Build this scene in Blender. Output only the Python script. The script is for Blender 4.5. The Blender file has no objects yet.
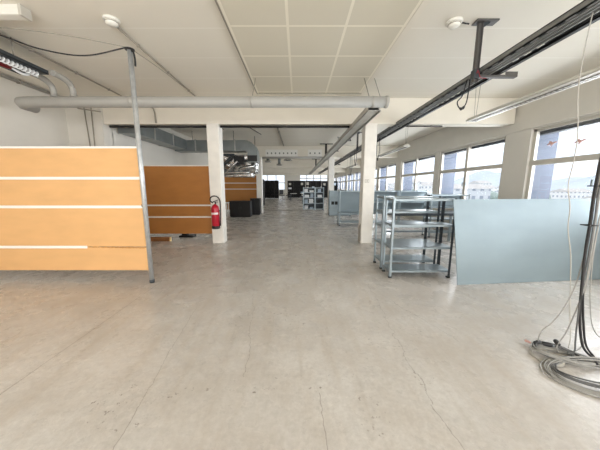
import bpy, bmesh, math, random
from mathutils import Vector, Matrix
random.seed(7)
C = bpy.context.scene.collection
PI = math.pi
V = Vector

# ------------------------------------------------------------------ materials
def mat(name, col, rough=0.6, metal=0.0, var=0.0, scale=6.0, bump=0.0, spec=0.5, detail=6.0, stretch=None):
    m = bpy.data.materials.new(name); m.use_nodes = True
    nt = m.node_tree; N = nt.nodes; L = nt.links
    b = N['Principled BSDF']
    b.inputs['Base Color'].default_value = (*col, 1)
    b.inputs['Roughness'].default_value = rough
    b.inputs['Metallic'].default_value = metal
    b.inputs['Specular IOR Level'].default_value = spec
    if var > 0 or bump > 0:
        tc = N.new('ShaderNodeTexCoord')
        src = tc.outputs['Object']
        if stretch:
            mp = N.new('ShaderNodeMapping'); mp.inputs['Scale'].default_value = stretch
            L.new(src, mp.inputs['Vector']); src = mp.outputs['Vector']
        no = N.new('ShaderNodeTexNoise'); no.inputs['Scale'].default_value = scale; no.inputs['Detail'].default_value = detail
        L.new(src, no.inputs['Vector'])
        if var > 0:
            r = N.new('ShaderNodeValToRGB')
            r.color_ramp.elements[0].position = 0.3; r.color_ramp.elements[1].position = 0.7
            r.color_ramp.elements[0].color = (*[max(0, c * (1 - var)) for c in col], 1)
            r.color_ramp.elements[1].color = (*[min(1, c * (1 + var)) for c in col], 1)
            L.new(no.outputs['Fac'], r.inputs['Fac']); L.new(r.outputs['Color'], b.inputs['Base Color'])
        if bump > 0:
            bp = N.new('ShaderNodeBump'); bp.inputs['Strength'].default_value = bump; bp.inputs['Distance'].default_value = 0.02
            L.new(no.outputs['Fac'], bp.inputs['Height']); L.new(bp.outputs['Normal'], b.inputs['Normal'])
    return m

def srgb(r, g, b):
    f = lambda c: (c / 255 / 12.92) if c / 255 <= 0.04045 else ((c / 255 + 0.055) / 1.055) ** 2.4
    return (f(r), f(g), f(b))

M = {}
M['ceil'] = None
M['wall'] = mat('wall_paint', srgb(216, 212, 203), 0.8, var=0.03, scale=2, bump=0.03)
M['beam'] = mat('beam_paint', srgb(232, 226, 213), 0.75, var=0.025, scale=2.5, bump=0.03)
M['column'] = mat('column_paint', srgb(236, 232, 224), 0.6, var=0.05, scale=5, bump=0.04)
M['grime'] = mat('column_grime', srgb(176, 170, 160), 0.8, var=0.15, scale=9)
M['frame'] = mat('window_frame_paint', srgb(196, 191, 181), 0.5, var=0.03)
M['dark_gap'] = mat('shutter_gap', srgb(70, 72, 76), 0.6, var=0.1)
M['facade'] = mat('facade_cladding', srgb(72, 79, 93), 0.7, var=0.08, scale=3, stretch=(1, 1, 6))
M['orange'] = mat('orange_board', srgb(222, 174, 118), 0.55, var=0.05, scale=2.2, bump=0.02, stretch=(1, 1, 3))
M['orange_dark'] = mat('orange_board_dark', srgb(184, 124, 62), 0.55, var=0.06, scale=2.2, stretch=(1, 1, 3))  # darker orange for the two farther dividers
M['white'] = mat('white_strip', srgb(240, 238, 232), 0.5, var=0.02)
M['board_edge'] = mat('torn_board_edge', srgb(196, 142, 78), 0.9, var=0.25, scale=30)
M['steel'] = mat('galvanised_steel', srgb(156, 168, 174), 0.34, 0.6, var=0.07, scale=5, bump=0.01)
M['sheet'] = mat('sheet_steel', srgb(134, 148, 154), 0.46, 0.28, var=0.06, scale=1.3, stretch=(1, 1, 2.5))
M['steel_dark'] = mat('dark_steel', srgb(70, 76, 80), 0.5, 0.5, var=0.1)
M['rail'] = mat('tray_rail_grey', srgb(128, 128, 126), 0.42, 0.35, var=0.12, scale=14)
M['rail_l'] = mat('tray_rail_light', srgb(168, 168, 164), 0.4, 0.4, var=0.1, scale=14)
M['black'] = mat('black_plastic', srgb(26, 26, 28), 0.5, var=0.1)
M['blackm'] = mat('black_laminate', srgb(14, 14, 16), 0.45, var=0.2, scale=3)
M['pipe'] = mat('grey_pipe', srgb(164, 162, 156), 0.42, 0.0, var=0.04, scale=3)
M['trunk'] = mat('trunking_grey', srgb(190, 188, 181), 0.45, 0.1, var=0.05)
M['conduit'] = mat('conduit_grey', srgb(150, 144, 132), 0.5, 0.1, var=0.05)
M['conduit_d'] = mat('conduit_dark', srgb(40, 38, 36), 0.55, 0.2, var=0.1)
M['duct'] = mat('duct_galvanised', srgb(128, 134, 134), 0.35, 0.55, var=0.1, scale=4, bump=0.02)
M['foil'] = mat('crinkled_foil', srgb(190, 190, 188), 0.22, 0.9, var=0.25, scale=7, bump=0.9)
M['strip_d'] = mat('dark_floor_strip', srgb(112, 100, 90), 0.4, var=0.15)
M['bracket'] = mat('bracket_grey', srgb(92, 90, 88), 0.5, 0.3, var=0.1)
M['lamp_w'] = mat('white_enamel', srgb(232, 230, 222), 0.4, var=0.02)
M['lamp_g'] = mat('lamp_grey', srgb(196, 192, 182), 0.4, 0.1, var=0.03)
M['louvre'] = mat('lamp_louvre', srgb(132, 128, 122), 0.4, 0.3, var=0.05)
M['red'] = mat('extinguisher_red', srgb(182, 26, 48), 0.3, var=0.04)
M['redc'] = mat('red_cable', srgb(150, 28, 40), 0.5, var=0.1)
M['rubber'] = mat('black_rubber', srgb(34, 33, 34), 0.6, var=0.1)
M['cable_g'] = mat('grey_cable', srgb(152, 150, 145), 0.5, var=0.12, scale=20)
M['zinc'] = mat('zinc_tube', srgb(186, 189, 190), 0.4, 0.5, var=0.12, scale=18)
M['cable_g2'] = mat('dark_grey_cable', srgb(92, 92, 91), 0.5, var=0.1, scale=20)
M['cable_w'] = mat('white_cable', srgb(186, 182, 174), 0.5, var=0.05)
M['pink'] = mat('faded_red_sticker', srgb(216, 172, 164), 0.7, var=0.12, scale=30)
M['paper'] = mat('paper', srgb(236, 238, 240), 0.7, var=0.04)
M['blue'] = mat('pale_blue_card', srgb(176, 190, 204), 0.7, var=0.08)
M['label_w'] = mat('label_white', srgb(240, 225, 225), 0.6, var=0.03)
M['wood'] = mat('brown_timber', srgb(150, 100, 56), 0.7, var=0.2, scale=8, stretch=(1, 8, 8))
M['wood_end'] = mat('sawn_end', srgb(236, 208, 150), 0.8, var=0.1, scale=20)

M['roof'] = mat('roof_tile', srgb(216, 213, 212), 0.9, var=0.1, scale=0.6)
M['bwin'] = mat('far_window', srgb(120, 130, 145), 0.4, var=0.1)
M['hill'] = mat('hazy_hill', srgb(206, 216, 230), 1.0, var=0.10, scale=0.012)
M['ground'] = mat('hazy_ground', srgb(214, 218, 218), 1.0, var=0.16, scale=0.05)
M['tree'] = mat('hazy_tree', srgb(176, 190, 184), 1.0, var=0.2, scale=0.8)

def glass_mat():
    m = bpy.data.materials.new('window_glass'); m.use_nodes = True
    nt = m.node_tree; N = nt.nodes; N.clear(); L = nt.links
    o = N.new('ShaderNodeOutputMaterial'); mx = N.new('ShaderNodeMixShader')
    t = N.new('ShaderNodeBsdfTransparent'); g = N.new('ShaderNodeBsdfGlossy')
    no = N.new('ShaderNodeTexNoise'); no.inputs['Scale'].default_value = 1.5
    r = N.new('ShaderNodeValToRGB')
    r.color_ramp.elements[0].color = (0.93, 0.95, 0.97, 1); r.color_ramp.elements[1].color = (0.97, 0.98, 0.99, 1)
    L.new(no.outputs['Fac'], r.inputs['Fac']); L.new(r.outputs['Color'], t.inputs['Color'])
    g.inputs['Roughness'].default_value = 0.02
    mx.inputs[0].default_value = 0.05
    L.new(t.outputs[0], mx.inputs[1]); L.new(g.outputs[0], mx.inputs[2]); L.new(mx.outputs[0], o.inputs[0])
    return m
M['glass'] = glass_mat()

def math_node(nt, op, a, b=None, c=None):
    n = nt.nodes.new('ShaderNodeMath'); n.operation = op
    for i, x in enumerate((a, b, c)):
        if x is None: continue
        if isinstance(x, (int, float)): n.inputs[i].default_value = x
        else: nt.links.new(x, n.inputs[i])
    return n.outputs[0]

def mix_col(nt, fac, a, b):
    n = nt.nodes.new('ShaderNodeMix'); n.data_type = 'RGBA'
    for idx, x in ((0, fac), (6, a), (7, b)):
        if isinstance(x, (int, float)): n.inputs[idx].default_value = x
        elif isinstance(x, tuple): n.inputs[idx].default_value = (*x[:3], 1)
        else: nt.links.new(x, n.inputs[idx])
    return n.outputs[2]

def floor_mat():
    m = bpy.data.materials.new('worn_concrete'); m.use_nodes = True
    nt = m.node_tree; N = nt.nodes; L = nt.links; b = N['Principled BSDF']
    tc = N.new('ShaderNodeTexCoord'); P = tc.outputs['Object']
    sx = N.new('ShaderNodeSeparateXYZ'); L.new(P, sx.inputs[0])
    def noise(scale, detail=6, rough=0.6, vec=P):
        n = N.new('ShaderNodeTexNoise'); n.inputs['Scale'].default_value = scale
        n.inputs['Detail'].default_value = detail; n.inputs['Roughness'].default_value = rough
        L.new(vec, n.inputs['Vector']); return n.outputs['Fac']
    def ramp(f, p0, p1, c0=(0, 0, 0), c1=(1, 1, 1)):
        r = N.new('ShaderNodeValToRGB'); r.color_ramp.elements[0].position = p0; r.color_ramp.elements[1].position = p1
        r.color_ramp.elements[0].color = (*c0, 1); r.color_ramp.elements[1].color = (*c1, 1)
        L.new(f, r.inputs['Fac']); return r.outputs['Color']
    big = ramp(noise(0.45, 5), 0.32, 0.68)
    med = ramp(noise(2.2, 8, 0.65), 0.35, 0.65)
    fine = ramp(noise(24, 6, 0.7), 0.3, 0.7)
    col = mix_col(nt, big, srgb(188, 183, 177), srgb(221, 219, 215))
    col = mix_col(nt, math_node(nt, 'MULTIPLY', med, 0.58), col, srgb(182, 173, 162))
    col = mix_col(nt, math_node(nt, 'MULTIPLY', fine, 0.42), col, srgb(146, 138, 130))
    # sweeping brush marks running along the hall
    mp = N.new('ShaderNodeMapping'); mp.inputs['Scale'].default_value = (5, 0.5, 1); L.new(P, mp.inputs['Vector'])
    st = ramp(noise(1.5, 6, 0.6, mp.outputs['Vector']), 0.5, 0.72)
    col = mix_col(nt, math_node(nt, 'MULTIPLY', st, 0.42), col, srgb(168, 156, 142))
    # cracks: (x at y0, dx/dy, y0, y1, half-width, wobble)
    wob = noise(1.6, 5, 0.6); wob2 = noise(6, 4)
    total = None
    for (x0, sl, y0, y1, w, k) in [(-2.17, 0.0, 1.0, 3.72, 0.006, 0.015), (-1.05, -0.12, 1.05, 2.9, 0.003, 0.10), (-0.42, -0.13, 1.75, 3.3, 0.003, 0.16),
                                  (0.17, -0.02, 0.9, 1.6, 0.003, 0.10), (0.95, 0.06, 1.5, 3.7, 0.003, 0.22), (0.99, -0.1, 0.9, 1.5, 0.003, 0.12),
                                  (-0.9, 0.02, 3.2, 7.5, 0.004, 0.3), (0.3, 0.05, 3.6, 9.0, 0.004, 0.3), (1.55, -0.35, 2.2, 3.3, 0.003, 0.2)]:
        cx = math_node(nt, 'MULTIPLY_ADD', math_node(nt, 'SUBTRACT', sx.outputs[1], y0), sl, x0)
        d = math_node(nt, 'SUBTRACT', sx.outputs[0], cx)
        d = math_node(nt, 'ADD', d, math_node(nt, 'MULTIPLY', math_node(nt, 'SUBTRACT', wob, 0.5), k))
        d = math_node(nt, 'ADD', d, math_node(nt, 'MULTIPLY', math_node(nt, 'SUBTRACT', wob2, 0.5), k * 0.5))
        on = math_node(nt, 'LESS_THAN', math_node(nt, 'ABSOLUTE', d), w)
        on = math_node(nt, 'MULTIPLY', on, math_node(nt, 'GREATER_THAN', sx.outputs[1], y0))
        on = math_node(nt, 'MULTIPLY', on, math_node(nt, 'LESS_THAN', sx.outputs[1], y1))
        total = on if total is None else math_node(nt, 'MAXIMUM', total, on)
    col = mix_col(nt, math_node(nt, 'MULTIPLY', total, 0.42), col, srgb(96, 84, 72))
    # dark spots, gathered in patches and one cross line
    sp = ramp(noise(26, 3, 0.6), 0.60, 0.66)
    pat = None
    for (cx, cy, rx, ry) in [(-0.25, 1.63, 0.25, 0.035), (0.52, 1.43, 0.13, 0.17), (0.85, 1.72, 0.3, 0.05), (-1.15, 1.55, 0.3, 0.25), (1.0, 2.3, 0.35, 0.25), (-0.4, 2.6, 0.5, 0.3), (-0.2, 1.63, 0.9, 0.03), (0.6, 1.75, 0.9, 0.03)]:
        ex = math_node(nt, 'DIVIDE', math_node(nt, 'SUBTRACT', sx.outputs[0], cx), rx)
        ey = math_node(nt, 'DIVIDE', math_node(nt, 'SUBTRACT', sx.outputs[1], cy), ry)
        e = math_node(nt, 'ADD', math_node(nt, 'MULTIPLY', ex, ex), math_node(nt, 'MULTIPLY', ey, ey))
        e = math_node(nt, 'LESS_THAN', e, 1.0)
        pat = e if pat is None else math_node(nt, 'MAXIMUM', pat, e)
    gate = ramp(noise(5, 3), 0.47, 0.56)
    sp = math_node(nt, 'MULTIPLY', math_node(nt, 'MULTIPLY', sp, pat), gate)
    col = mix_col(nt, math_node(nt, 'MULTIPLY', sp, 0.6), col, srgb(92, 80, 68))
    L.new(col, b.inputs['Base Color'])
    rg = N.new('ShaderNodeMapRange'); rg.inputs['To Min'].default_value = 0.2; rg.inputs['To Max'].default_value = 0.36
    L.new(med, rg.inputs['Value']); L.new(rg.outputs[0], b.inputs['Roughness'])
    b.inputs['Specular IOR Level'].default_value = 0.4
    bp = N.new('ShaderNodeBump'); bp.inputs['Strength'].default_value = 0.06; bp.inputs['Distance'].default_value = 0.01
    L.new(fine, bp.inputs['Height']); L.new(bp.outputs['Normal'], b.inputs['Normal'])
    return m

def line_mat(name, base, joint, px, py, ox, oy, wx, wy, var=0.03, rough=0.75):
    """flat boards with joint lines every px / py metres (0 = none)"""
    m = bpy.data.materials.new(name); m.use_nodes = True
    nt = m.node_tree; N = nt.nodes; L = nt.links; b = N['Principled BSDF']
    tc = N.new('ShaderNodeTexCoord'); sx = N.new('ShaderNodeSeparateXYZ'); L.new(tc.outputs['Object'], sx.inputs[0])
    no = N.new('ShaderNodeTexNoise'); no.inputs['Scale'].default_value = 1.2; no.inputs['Detail'].default_value = 6; L.new(tc.outputs['Object'], no.inputs['Vector'])
    col = mix_col(nt, no.outputs['Fac'], tuple(c * (1 - var) for c in base), tuple(c * (1 + var) for c in base))
    tot = None
    for out, p, o, w in ((0, px, ox, wx), (1, py, oy, wy)):
        if not p: continue
        f = math_node(nt, 'FRACT', math_node(nt, 'DIVIDE', math_node(nt, 'SUBTRACT', sx.outputs[out], o), p))
        f = math_node(nt, 'ABSOLUTE', math_node(nt, 'SUBTRACT', f, 0.5))
        on = math_node(nt, 'GREATER_THAN', f, 0.5 - w / p / 2)
        tot = on if tot is None else math_node(nt, 'MAXIMUM', tot, on)
    col = mix_col(nt, tot, col, joint)
    L.new(col, b.inputs['Base Color']); b.inputs['Roughness'].default_value = rough
    b.inputs['Specular IOR Level'].default_value = 0.3
    return m
M['floor'] = floor_mat()
M['dash'] = line_mat('slotted_rail', srgb(24, 24, 25), srgb(128, 128, 126), 0, 0.17, 0, 0, 0, 0.09)
M['ceil'] = line_mat('ceiling_boards', srgb(232, 227, 215), srgb(240, 236, 226), 0, 0.78, 0, 4.48, 0, 0.022)
M['tiles'] = line_mat('ceiling_tiles', srgb(218, 212, 195), srgb(240, 234, 218), 0.765, 0.76, -0.9, 3.61, 0.035, 0.035)

def facade_mat(name, wall, win):
    m = bpy.data.materials.new(name); m.use_nodes = True
    nt = m.node_tree; N = nt.nodes; L = nt.links; b = N['Principled BSDF']; b.inputs['Roughness'].default_value = 0.9
    tc = N.new('ShaderNodeTexCoord'); sx = N.new('ShaderNodeSeparateXYZ'); L.new(tc.outputs['Object'], sx.inputs[0])
    f = []
    for src, p in ((math_node(nt, 'ADD', sx.outputs[0], sx.outputs[1]), 3.0), (sx.outputs[2], 3.2)):
        q = math_node(nt, 'ABSOLUTE', math_node(nt, 'SUBTRACT', math_node(nt, 'FRACT', math_node(nt, 'DIVIDE', src, p)), 0.5))
        f.append(math_node(nt, 'LESS_THAN', q, 0.22))
    L.new(mix_col(nt, math_node(nt, 'MULTIPLY', f[0], f[1]), wall, win), b.inputs['Base Color'])
    return m
M['bld'] = facade_mat('hazy_pale_render', srgb(244, 244, 244), srgb(176, 184, 196))  # town wall and window colours lightened to carry the distance haze
M['bld2'] = facade_mat('hazy_grey_render', srgb(222, 225, 230), srgb(166, 174, 188))
# ------------------------------------------------------------------ mesh helper (everything in world coordinates)
class MB:
    def __init__(s): s.bm = bmesh.new()
    def quad(s, *pts):
        s.bm.faces.new([s.bm.verts.new(p) for p in pts]); return s
    def box(s, a, b, bev=0.0):
        x0, x1 = sorted((a[0], b[0])); y0, y1 = sorted((a[1], b[1])); z0, z1 = sorted((a[2], b[2]))
        r = bmesh.ops.create_cube(s.bm, size=1, matrix=Matrix.Translation(((x0+x1)/2, (y0+y1)/2, (z0+z1)/2)) @ Matrix.Diagonal((x1-x0, y1-y0, z1-z0, 1)))
        if bev > 0:
            es = list({e for v in r['verts'] for e in v.link_edges})
            bmesh.ops.bevel(s.bm, geom=es, offset=bev, segments=2, affect='EDGES', profile=0.6)
        return s
    def obox(s, c, size, mt, bev=0.0):
        """box of size about c turned by the 3x3 matrix mt"""
        r = bmesh.ops.create_cube(s.bm, size=1, matrix=Matrix.Translation(c) @ mt.to_4x4() @ Matrix.Diagonal((*size, 1)))
        if bev > 0:
            es = list({e for v in r['verts'] for e in v.link_edges})
            bmesh.ops.bevel(s.bm, geom=es, offset=bev, segments=2, affect='EDGES')
        return s
    def tube(s, pts, r, seg=8, smooth=0, radii=None):
        pts = [V(p) for p in pts]
        if smooth and len(pts) > 2: pts = catmull(pts, smooth)
        rings = []; up = None
        for i, p in enumerate(pts):
            d = (pts[min(i+1, len(pts)-1)] - pts[max(i-1, 0)]).normalized()
            if up is None:
                up = V((0, 0, 1)) if abs(d.z) < 0.9 else V((0, 1, 0))
            sd = d.cross(up)
            if sd.length < 1e-5: sd = d.orthogonal()
            sd.normalize(); up = sd.cross(d).normalized()
            rr = radii[i] if radii else r
            rings.append([s.bm.verts.new(p + (sd * math.cos(2*PI*k/seg) + up * math.sin(2*PI*k/seg)) * rr) for k in range(seg)])
        for a, b in zip(rings, rings[1:]):
            for k in range(seg):
                f = s.bm.faces.new((a[k], a[(k+1) % seg], b[(k+1) % seg], b[k])); f.smooth = True
        s.bm.faces.new(rings[0][::-1]); s.bm.faces.new(rings[-1])
        return s
    def lathe(s, prof, c, seg=20, axis='Z'):
        rings = []
        for r, h in prof:
            ring = []
            for k in range(seg):
                a = 2*PI*k/seg; q = (r*math.cos(a), r*math.sin(a), h)
                if axis == 'Y': q = (q[0], q[2], q[1])
                if axis == 'X': q = (q[2], q[0], q[1])
                ring.append(s.bm.verts.new(V(c) + V(q)))
            rings.append(ring)
        for a, b in zip(rings, rings[1:]):
            for k in range(seg):
                f = s.bm.faces.new((a[k], a[(k+1) % seg], b[(k+1) % seg], b[k])); f.smooth = True
        if prof[0][0] > 1e-4: s.bm.faces.new(rings[0][::-1])
        if prof[-1][0] > 1e-4: s.bm.faces.new(rings[-1])
        return s
    def prism(s, poly, d):
        """polygon of 3-D points extruded by vector d"""
        d = V(d); a = [s.bm.verts.new(p) for p in poly]; b = [s.bm.verts.new(V(p) + d) for p in poly]
        n = len(poly)
        s.bm.faces.new(a[::-1]); s.bm.faces.new(b)
        for k in range(n): s.bm.faces.new((a[k], a[(k+1) % n], b[(k+1) % n], b[k]))
        return s
    def build(s, name, m, parent=None, origin=None):
        bmesh.ops.remove_doubles(s.bm, verts=s.bm.verts, dist=1e-6)
        bmesh.ops.recalc_face_normals(s.bm, faces=s.bm.faces)
        off = V((0, 0, 0))
        if parent is not None:
            q = parent
            while q is not None: off += V(q.location); q = q.parent
        elif origin is not None: off = V(origin)
        for v in s.bm.verts: v.co -= off
        me = bpy.data.meshes.new(name); s.bm.to_mesh(me); s.bm.free()
        me.materials.append(M[m])
        o = bpy.data.objects.new(name, me); C.objects.link(o)
        if parent is not None: o.parent = parent
        elif origin is not None: o.location = origin
        return o

def catmull(p, n):
    out = []
    q = [p[0]*2 - p[1]] + p + [p[-1]*2 - p[-2]]
    for i in range(1, len(q)-2):
        a, b, c, d = q[i-1:i+3]
        for k in range(n):
            t = k/n
            out.append(0.5*((2*b) + (c-a)*t + (2*a-5*b+4*c-d)*t*t + (3*b-a-3*c+d)*t**3))
    out.append(p[-1]); return out

def tag(o, label, cat, group=None, kind=None):
    o['label'] = label; o['category'] = cat
    if group: o['group'] = group
    if kind: o['kind'] = kind
    return o
def thing(name, loc, label, cat, group=None):
    o = bpy.data.objects.new(name, None); C.objects.link(o); o.location = loc
    return tag(o, label, cat, group)
def struct(o, label=None, cat=None):
    o['kind'] = 'structure'
    if label: o['label'] = label
    if cat: o['category'] = cat
    return o
def copy_tree(o, loc=None, label=None, parent=None):
    c = o.copy(); C.objects.link(c)
    if parent is not None: c.parent = parent
    if loc is not None: c.location = loc
    if label: c['label'] = label
    for ch in list(o.children): copy_tree(ch, parent=c)
    return c

# ------------------------------------------------------------------ room shell
H = 3.6; XR = 5.35; XL = -5.6; YB = -4.5; YE = 40.0
struct(MB().box((-8.2, YB-0.2, -0.2), (XR+0.6, YE+0.2, 0)).build('floor', 'floor'), 'worn pale concrete floor with hairline cracks', 'floor')
ceil = struct(MB().box((-8.2, YB-0.2, H), (XR+0.6, YE+0.2, H+0.2)).build('ceiling', 'ceil'), 'cream boarded ceiling with thin joints', 'ceiling')
tf = MB().box((-0.92, -3.5, H-0.025), (1.42, 6.0, H+0.01)).build('tile_field', 'tiles', ceil)
tf['label'] = 'square acoustic tiles down the middle of the ceiling'
tb = MB()
tb.box((-0.94, -3.5, H-0.035), (-0.92, 6.03, H)).box((-0.94, 6.0, H-0.035), (1.445, 6.02, H))
tb.build('edge_trim', 'conduit', ceil)
MB().box((1.42, -3.5, H-0.03), (1.50, 6.03, H)).build('edge_strip', 'beam', ceil)
wl = MB()
wl.box((XL-0.2, YB, 0), (XL, 6.3, H)).box((-8.2, 6.3, 0), (-4.75, 6.62, H)).box((-4.95, 6.6, 0), (-4.75, 14.7, H)).box((-8.2, 14.5, 0), (-4.95, 14.7, H)).box((-8.2, 14.7, 0), (-8.0, YE, H))
struct(wl.build('wall_left', 'wall'), 'bare cream wall on the left, stepped behind the first beam', 'wall')
struct(MB().box((XL-0.2, YB-0.2, 0), (XR+0.3, YB, H)).build('wall_rear', 'wall'), 'plain cream wall behind the viewer', 'wall')
# end wall with two openings
be = MB()
for a, b in [((-8.2, 0), (-6.3, H)), ((-6.3, 0), (-2.1, 0.9)), ((-6.3, 3.35), (-2.1, H)), ((-2.1, 0), (0.3, H)), ((0.3, 0), (4.7, 2.25)), ((0.3, 3.25), (4.7, H)), ((4.7, 0), (XR+0.6, H))]:
    be.box((a[0], YE, a[1]), (b[0], YE+0.2, b[1]))
struct(be.build('wall_end', 'wall'), 'far end wall with tall window and high strip window', 'wall')

# right wall: sill wall, piers, lintel
SILL, HEAD = 0.95, 2.77
PIERS = [(-4.5, -0.6)] + [(5.9 + 7.2*k, 6.6 + 7.2*k) for k in range(5)] + [(39.6, 40.0)]
MIDS = [2.90] + [2.55 + 7.2*k for k in range(1, 6)]
wr = MB().box((XR, YB, 0), (XR+0.11, YE, SILL)).box((XR, YB, HEAD), (XR+0.11, YE, H))
for a, b in PIERS: wr.box((XR, a, SILL), (XR+0.11, b, HEAD))
for a in MIDS: wr.box((XR, a-0.17, SILL), (XR+0.11, a+0.17, HEAD))
struct(wr.build('wall_right', 'wall'), 'cream window wall with wide piers on the right', 'wall')
struct(MB().box((XR-0.05, YB, HEAD+0.03), (XR, YE, 3.16)).build('trim_1', 'wall'), 'continuous lintel band above the right windows', 'lintel')
struct(MB().box((XR-0.06, YB, SILL-0.04), (XR, YE, SILL)).build('trim_2', 'frame'), 'grey window sill strip along the right wall', 'sill')
pe = MB()
for a, b in PIERS: pe.box((XR-0.02, a+0.0, 0), (XR, b, HEAD+0.03))
struct(pe.build('trim_3', 'wall'), 'flat pier facings between the right windows', 'trim')
fac = MB().box((XR+0.11, YB, HEAD), (XR+0.62, YE, 4.2)).box((XR+0.11, YB, -4), (XR+0.62, YE, SILL-0.05))
for a, b in PIERS: fac.box((XR+0.11, a, SILL-0.05), (XR+0.62, b, HEAD))
for a in MIDS: fac.box((XR+0.11, a-0.17, SILL-0.05), (XR+0.62, a+0.17, HEAD))
struct(fac.build('exterior_cladding', 'facade'), 'blue grey cladding of the outer window reveals', 'cladding')

spans = []
edges = sorted([(a, b) for a, b in PIERS] + [(a-0.17, a+0.17) for a in MIDS])
for (a, b), (c, d) in zip(edges, edges[1:]): spans.append((b, c))
for n, (y0, y1) in enumerate(spans, 1):
    w = thing('window_%d' % n, (XR+0.1, (y0+y1)/2, SILL), 'grey framed four-pane window in the right wall', 'window'); w['kind'] = 'structure'
    f = MB(); x0, x1 = XR+0.03, XR+0.10; t = 0.085; ym = (y0+y1)/2
    f.box((x0, y0, SILL), (x1, y1, SILL+t), 0.004).box((x0, y0, HEAD-0.06), (x1, y1, HEAD), 0.004)
    f.box((x0, y0, SILL), (x1, y0+t, HEAD), 0.004).box((x0, y1-t, SILL), (x1, y1, HEAD), 0.004)
    f.box((x0-0.015, ym-0.055, SILL), (x1, ym+0.055, HEAD), 0.004)
    f.box((x0-0.01, y0, 1.965), (x1, y1, 2.075), 0.004)
    f.build('window_frame', 'frame', w)
    MB().box((XR+0.062, y0+0.03, SILL+0.03), (XR+0.066, y1-0.03, HEAD-0.03)).build('glass_pane', 'glass', w)
    MB().box((XR+0.104, y0, HEAD-0.13), (XR+0.25, y1, HEAD-0.0)).build('shutter_box', 'dark_gap', w)
    h = MB()
    for yy in (ym-0.09, ym+0.09): h.box((x0-0.03, yy-0.012, 1.5), (x0, yy+0.012, 1.62), 0.004)
    h.build('handle', 'steel', w)
for n, (xa, xb, za, zb, k) in enumerate([(-6.3, -2.1, 0.9, 3.35, 3), (0.3, 4.7, 2.25, 3.25, 4)], len(spans)+1):
    w = thing('window_%d' % n, ((xa+xb)/2, YE+0.1, za), 'bright window in the far end wall', 'window'); w['kind'] = 'structure'
    f = MB()
    for i in range(k+1):
        xx = xa + (xb-xa)*i/k; f.box((xx-0.06, YE+0.05, za), (xx+0.06, YE+0.13, zb))
    for zz in (za, zb, za + (zb-za)*0.45): f.box((xa, YE+0.05, zz-0.06), (xb, YE+0.13, zz+0.06))
    f.build('window_frame', 'frame', w)
    MB().box((xa, YE+0.088, za), (xb, YE+0.092, zb)).build('glass_pane', 'glass', w)

# beams and columns, one pair each bay
CW = 0.30
for k in range(5):
    y = 6.36 + 7.2*k
    ordn = ['nearest', 'second', 'third', 'fourth', 'last'][k]
    struct(MB().box((-4.75 if k < 2 else -8.0, y, 3.0), (XR-0.05, y+0.3, H), 0.012).build('beam', 'beam'), '%s cream ceiling beam crossing the hall' % ordn, 'beam')
    for xc, side in ((-2.10, 'left'), (1.80, 'right')) if k < 2 else ():
        c = MB().box((xc-CW/2, y-0.01, 0), (xc+CW/2, y+0.31, 3.02), 0.02)
        cc = struct(c.build('column', 'column', origin=(xc, y+0.15, 0)), '%s square cream column of the %s row' % (ordn, side), 'column')
        if k == 0 and side == 'right':
            pl = MB()
            pl.prism([(xc-CW/2-0.003, y+0.02, 0.05), (xc-CW/2-0.003, y+0.28, 0.02), (xc-CW/2-0.003, y+0.26, 0.42), (xc-CW/2-0.003, y+0.06, 0.52)], (0.004, 0, 0))
            pl.build('grime_patch', 'grime', cc)

# ------------------------------------------------------------------ outside
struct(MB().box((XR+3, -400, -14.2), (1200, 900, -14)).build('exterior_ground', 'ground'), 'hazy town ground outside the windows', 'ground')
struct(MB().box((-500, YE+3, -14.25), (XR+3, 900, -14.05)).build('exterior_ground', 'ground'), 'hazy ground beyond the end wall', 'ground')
def ridge(name, pts, h0, seed, label):
    random.seed(seed); bm = MB(); top = []
    for i in range(81):
        t = i/80; a = V(pts[0]).lerp(V(pts[1]), t)
        hh = h0*(0.55 + 0.25*math.sin(t*9+seed) + 0.15*math.sin(t*23+seed*2) + 0.06*math.sin(t*61) + 0.03*random.random())
        top.append((a, hh))
    n = V((pts[1][1]-pts[0][1], -(pts[1][0]-pts[0][0]), 0)).normalized()
    for (a, h1), (b, h2) in zip(top, top[1:]):
        bm.quad(a - n*120 + V((0, 0, -14)), b - n*120 + V((0, 0, -14)), b + V((0, 0, h2)), a + V((0, 0, h1)))
        bm.quad(a + V((0, 0, h1)), b + V((0, 0, h2)), b + n*200 + V((0, 0, -14)), a + n*200 + V((0, 0, -14)))
    return struct(bm.build(name, 'hill'), label, 'hill')
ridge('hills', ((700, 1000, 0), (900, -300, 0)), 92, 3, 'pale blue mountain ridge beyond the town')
random.seed(11)
def building(x, y, sx, sy, zt, m):
    b = thing('apartment_building', (x, y, -14), 'pale town building in the haze outside the right windows', 'building', 'town buildings outside the windows')
    MB().box((x-sx/2, y-sy/2, -14), (x+sx/2, y+sy/2, zt)).build('wall_block', m, b)
    r = MB(); o = 0.4
    r.prism([(x-sx/2-o, y-sy/2-o, zt), (x-sx/2-o, y+sy/2+o, zt), (x-sx/2-o, y, zt+sy*0.16)], (sx+2*o, 0, 0)); r.build('roof', 'roof', b)
placed = []
def free(x, y, r):
    if any(math.hypot(x-a, y-b) < r+q for a, b, q in placed): return False
    placed.append((x, y, r)); return True
for i in range(110):
    x = random.uniform(60, 300); y = x*random.uniform(0.55, 3.2)
    d = math.hypot(x, y)
    if not free(x, y, 14): continue
    building(x, y, random.uniform(9, 18), random.uniform(10, 19), 1.2 + random.uniform(-6.5, 3.2) * (0.6 + d/400), random.choice(['bld', 'bld', 'bld2']))
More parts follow.
